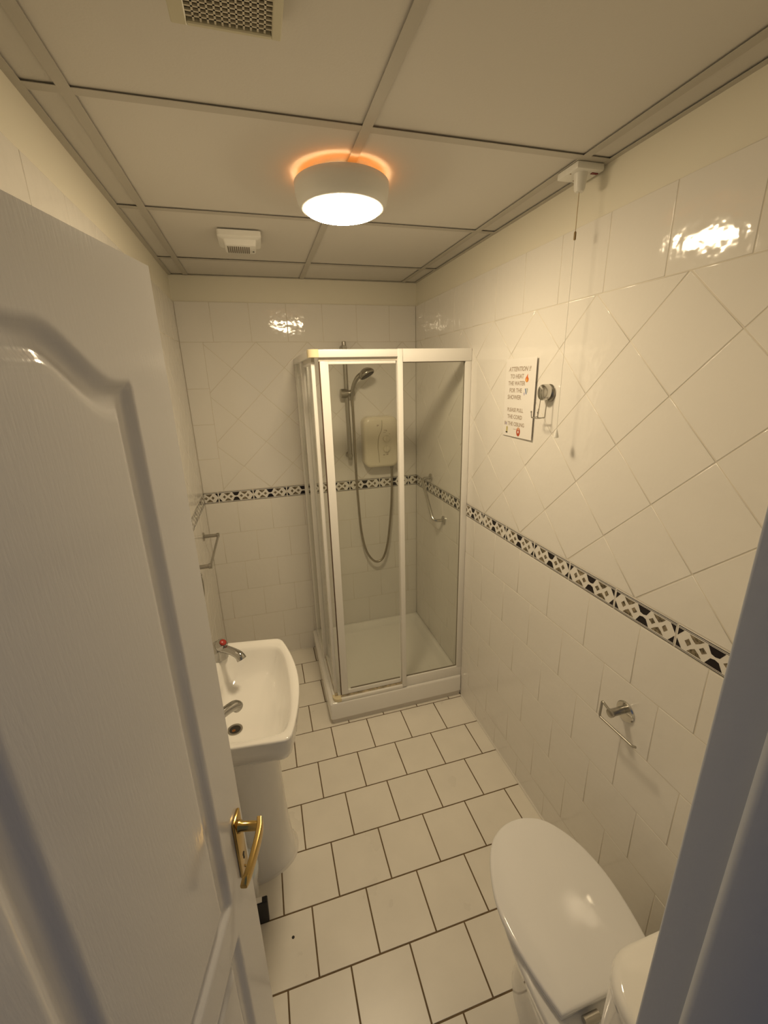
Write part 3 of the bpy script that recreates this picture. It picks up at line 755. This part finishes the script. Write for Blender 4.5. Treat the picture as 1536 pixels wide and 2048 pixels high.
# ------------------------------------------------------------------ shower enclosure
enc = thing('shower_enclosure', 'white framed corner shower enclosure with clear sliding glass doors', 'shower enclosure', (.6, 2.3, .14))
FYc = 1.930            # front plane
SXc = .243             # side plane
EX1, EY1 = XR - .001, YB - .001
def seg(side, a, b, z0, z1, d0, d1, bev=.0015):
    """box on the front (a,b along x) or side (a,b measured from the corner along y); d = depth offset outwards(-)/inwards(+)"""
    if side == 'f': return ((a, FYc + d0, z0), (b, FYc + d1, z1), bev)
    return ((SXc + d0, a, z0), (SXc + d1, b, z1), bev)
def part(name, m, parent, *boxes):
    b = B()
    for p, q, bev in boxes: b.box(p, q, bev, 2)
    return b.make(name, m, parent, bool(boxes[0][2]), 35)
ZT0, ZT1 = 1.922, 1.954
cx0, cy0 = SXc - .020, FYc - .018      # outer corner
# rounded corner pieces top and bottom
def corner(z0, z1, name, r=.030, wd=.030):
    rings = []
    for zz, e_ in ((z0, .001), (z0 + .001, 0), (z1 - .001, 0), (z1, .001)):
        loop = []
        for q in range(9):
            a = PI + PI / 2 * q / 8; loop.append((cx0 + r + (r - e_) * math.cos(a), cy0 + r + (r - e_) * math.sin(a), zz))
        loop += [(cx0 + r + .014, cy0 + e_, zz), (cx0 + r + .014, cy0 + wd, zz), (cx0 + wd, cy0 + wd, zz), (cx0 + wd, cy0 + r + .014, zz), (cx0 + e_, cy0 + r + .014, zz)]
        rings.append(loop)
    return B().loft(rings).make(name, M_CREAMP, enc, True, 40)
corner(ZT0, ZT1 + .001, 'top_corner_piece')['label'] = 'yellowed cream plastic corner piece'
corner(.141, .160, 'bottom_corner_piece')
a0 = cx0 + .044
part('top_rail', M_WPLA, enc, seg('f', a0, .645, ZT0, ZT1, -.018, .012))
part('top_rail', M_WPLA, enc, seg('f', .645, EX1, 1.899, ZT1 + .001, -.017, .012))
part('top_rail', M_WPLA, enc, seg('s', cy0 + .044, EY1, ZT0, ZT1, -.018, .012))
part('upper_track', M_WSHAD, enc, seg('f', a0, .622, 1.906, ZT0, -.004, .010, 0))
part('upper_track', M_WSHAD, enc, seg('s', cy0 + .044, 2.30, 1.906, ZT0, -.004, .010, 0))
part('bottom_rail', M_WPLA, enc, seg('f', a0, .622, .141, .158, -.018, .012))
part('bottom_rail', M_WPLA, enc, seg('f', .622, EX1, .141, .202, -.012, .012))
part('bottom_rail', M_WPLA, enc, seg('s', cy0 + .044, EY1, .141, .160, -.018, .012))
part('lower_track', M_MOULD, enc, seg('f', a0, .622, .158, .168, -.004, .010, 0))
part('lower_track', M_MOULD, enc, seg('s', cy0 + .03, 2.30, .158, .170, -.006, .010, 0))
# fixed front panel on the right
fp = part('fixed_panel', M_WPLA, enc, seg('f', .620, .643, .150, 1.955, -.020, .012), seg('f', .957, EX1, .202, 1.899, -.014, .012))
part('glass_pane', M_GLASS, fp, seg('f', .643, .957, .202, 1.899, -.001, .003, 0))
part('glazing_gasket', M_GASK, fp, seg('f', .643, .957, 1.896, 1.899, -.0025, .0045, 0), seg('f', .643, .957, .202, .205, -.0025, .0045, 0), seg('f', .643, .6465, .205, 1.896, -.0025, .0045, 0), seg('f', .9555, .957, .205, 1.896, -.0025, .0045, 0))
# sliding front door
sd = part('sliding_door', M_WPLA, enc, seg('f', .272, .309, .172, 1.906, -.004, .014), seg('f', .628, .651, .172, 1.906, .014, .026), seg('f', .309, .615, 1.894, 1.906, -.003, .013), seg('f', .309, .615, .172, .197, -.003, .013))
part('glass_pane', M_GLASS, sd, seg('f', .309, .615, .197, 1.894, .004, .008, 0))
part('glazing_gasket', M_GASK, sd, seg('f', .325, .612, .197, .2005, .0025, .0095, 0))
part('door_seal', M_SEAL, sd, seg('f', .2680, .2718, .172, 1.915, -.001, .010, 0))
# sliding side door
s2 = part('sliding_door', M_WPLA, enc, seg('s', 1.952, 1.990, .172, 1.906, -.006, .010), seg('s', 2.270, 2.292, .172, 1.906, .008, .020), seg('s', 1.990, 2.270, 1.894, 1.906, -.005, .009), seg('s', 1.990, 2.270, .172, .197, -.005, .009))
part('glass_pane', M_GLASS, s2, seg('s', 1.990, 2.270, .197, 1.894, .000, .004, 0))
f2 = part('fixed_panel', M_WPLA, enc, seg('s', 2.296, 2.322, .160, 1.922, -.016, .008), seg('s', 2.640, EY1, .160, 1.922, -.016, .008))
part('glass_pane', M_GLASS, f2, seg('s', 2.322, 2.640, .160, 1.922, -.005, -.001, 0))
# ------------------------------------------------------------------ shower riser rail, handset, hose
sh = thing('shower_riser', 'chrome shower riser rail with handset and slider on the back wall of the enclosure', 'shower rail', (.52, YB, 1.35))
ry = YB - .052
B().tube([(.519, ry, 2.035), (.524, ry, 1.345)], .0130, 16).make('riser_rail', M_CHROMED, sh, True)
for x, zz in ((.519, 2.010), (.524, 1.372)): B().lathe((x, YB - .0005, zz), -Y, [(.019, 0), (.019, .010), (.015, .030), (.015, .062), (.012, .066)], 24).make('wall_bracket', M_CHROMED, sh, True)
B().lathe((.5185, ry, 2.030), Z, [(.013, 0), (.013, .012), (.008, .016)], 16).make('rail_cap', M_CHROMED, sh, True)
B().lathe((.493, ry - .004, 1.752), X, [(.022, -.012), (.027, -.008), (.027, .030), (.024, .034)], 24).lathe((.527, ry - .008, 1.752), X, [(.018, 0), (.019, .012), (.021, .034), (.018, .040)], 20).make('slider', M_CHROMED, sh, True)
hp_ = smoothpath([(.547, ry - .022, 1.715), (.549, ry - .030, 1.755), (.560, ry - .045, 1.805), (.580, ry - .060, 1.842), (.606, ry - .072, 1.862)], 6)
B().tube(hp_, [.0105 + .004 * (i / (len(hp_) - 1)) for i in range(len(hp_))], 16).make('handset_handle', M_CHROMED, sh, True)
hax = Vector((.42, -.30, -.86)).normalized(); hc = Vector((.622, ry - .082, 1.872))
B().lathe(hc, hax, [(.010, -.020), (.026, -.014), (.042, .000), (.049, .014), (.048, .022), (.044, .025)], 36).make('handset_head', M_CHROMED, sh, True, 50)
B().lathe(hc, hax, [(.044, .0245), (.041, .0275), (.001, .028)], 36).make('spray_plate', M_DARK, sh, True)
hose = B().tube(smoothpath([(.547, ry - .021, 1.722), (.551, ry - .018, 1.66), (.555, ry - .004, 1.50), (.556, ry - .002, 1.30), (.562, ry - .002, 1.08), (.574, ry - .004, .86), (.600, ry - .006, .72), (.640, ry - .006, .645), (.680, ry - .006, .622), (.722, ry - .006, .650), (.754, ry - .006, .75), (.777, ry - .006, .92), (.790, ry - .006, 1.08), (.796, ry - .006, 1.285)], 6), .0076, 12)
hose.make('hose', M_HOSE, sh, True)
# ------------------------------------------------------------------ electric heater
ht = thing('shower_heater', 'cream electric shower heater unit with two dials on the back wall', 'shower heater', (.72, YB, 1.3))
def hring(hx, hz, r, y, cx=.723, cz=1.447): return [(x, y, z) for x, z, _ in rr(cx, cz, hx, hz, r, 0, 8)]
B().loft([hring(.112, .160, .045, YB - .0005), hring(.112, .160, .045, YB - .060), hring(.111, .159, .045, YB - .075), hring(.106, .154, .042, YB - .086), hring(.092, .140, .035, YB - .092)]).make('casing', M_HEAT, ht, True, 60)
sp = smoothpath([(.727, YB - .0925, 1.585), (.724, YB - .0935, 1.53), (.703, YB - .0935, 1.48), (.697, YB - .0935, 1.42), (.702, YB - .0935, 1.36), (.704, YB - .0930, 1.32)], 6)
B().tube(sp, .0013, 6).make('face_seam', mat('cream_seam_shadow', (.50, .44, .30), .4), ht, True)
for zz in (1.470, 1.405):
    b = B().lathe((.752, YB - .092, zz), -Y, [(.021, 0), (.020, .012), (.016, .016)], 28); b.box((.748, YB - .116, zz - .018), (.756, YB - .106, zz + .018), .002, 1)
    b.make('dial', M_HEAT, ht, True)
for x, z, w_, h_ in ((.700, 1.556, .012, .004), (.697, 1.551, .008, .002), (.748, 1.522, .020, .003), (.755, 1.517, .008, .003), (.742, 1.509, .016, .002), (.735, 1.368, .009, .005), (.758, 1.369, .012, .004), (.774, 1.499, .006, .003)):
    B().box((x - w_ / 2, YB - .0932, z - h_ / 2), (x + w_ / 2, YB - .0918, z + h_ / 2)).make('printed_mark', M_INK, ht)
B().lathe((.796, YB - .058, 1.292), -Z, [(.011, 0), (.011, .018), (.009, .022)], 16).make('hose_outlet', M_CHROMED, ht, True)
# ------------------------------------------------------------------ grab rail
gr = thing('grab_rail', 'cranked chrome grab rail on the right wall inside the shower', 'grab rail', (XR, 2.3, 1.02))
B().tube(roundpath([(XR - .003, 2.408, 1.234), (XR - .062, 2.408, 1.232), (XR - .062, 2.215, 1.016), (XR - .003, 2.200, 1.019)], .035, 8), .0095, 16).make('rail', M_CHROME, gr, True, 80)
for y, z in ((2.408, 1.234), (2.200, 1.019)): B().lathe((XR, y, z), -X, [(.026, 0), (.026, .006), (.020, .010), (.011, .012)], 28).make('wall_rose', M_CHROME, gr, True)
# ------------------------------------------------------------------ dark stain chip on the floor
tag(B().lathe((-.080, 1.017, .0002), Z, [(.005, 0), (.003, .0012)], 10).make('debris_speck', M_DARK, None), 'tiny dark speck lying on a floor tile near the door', 'debris')
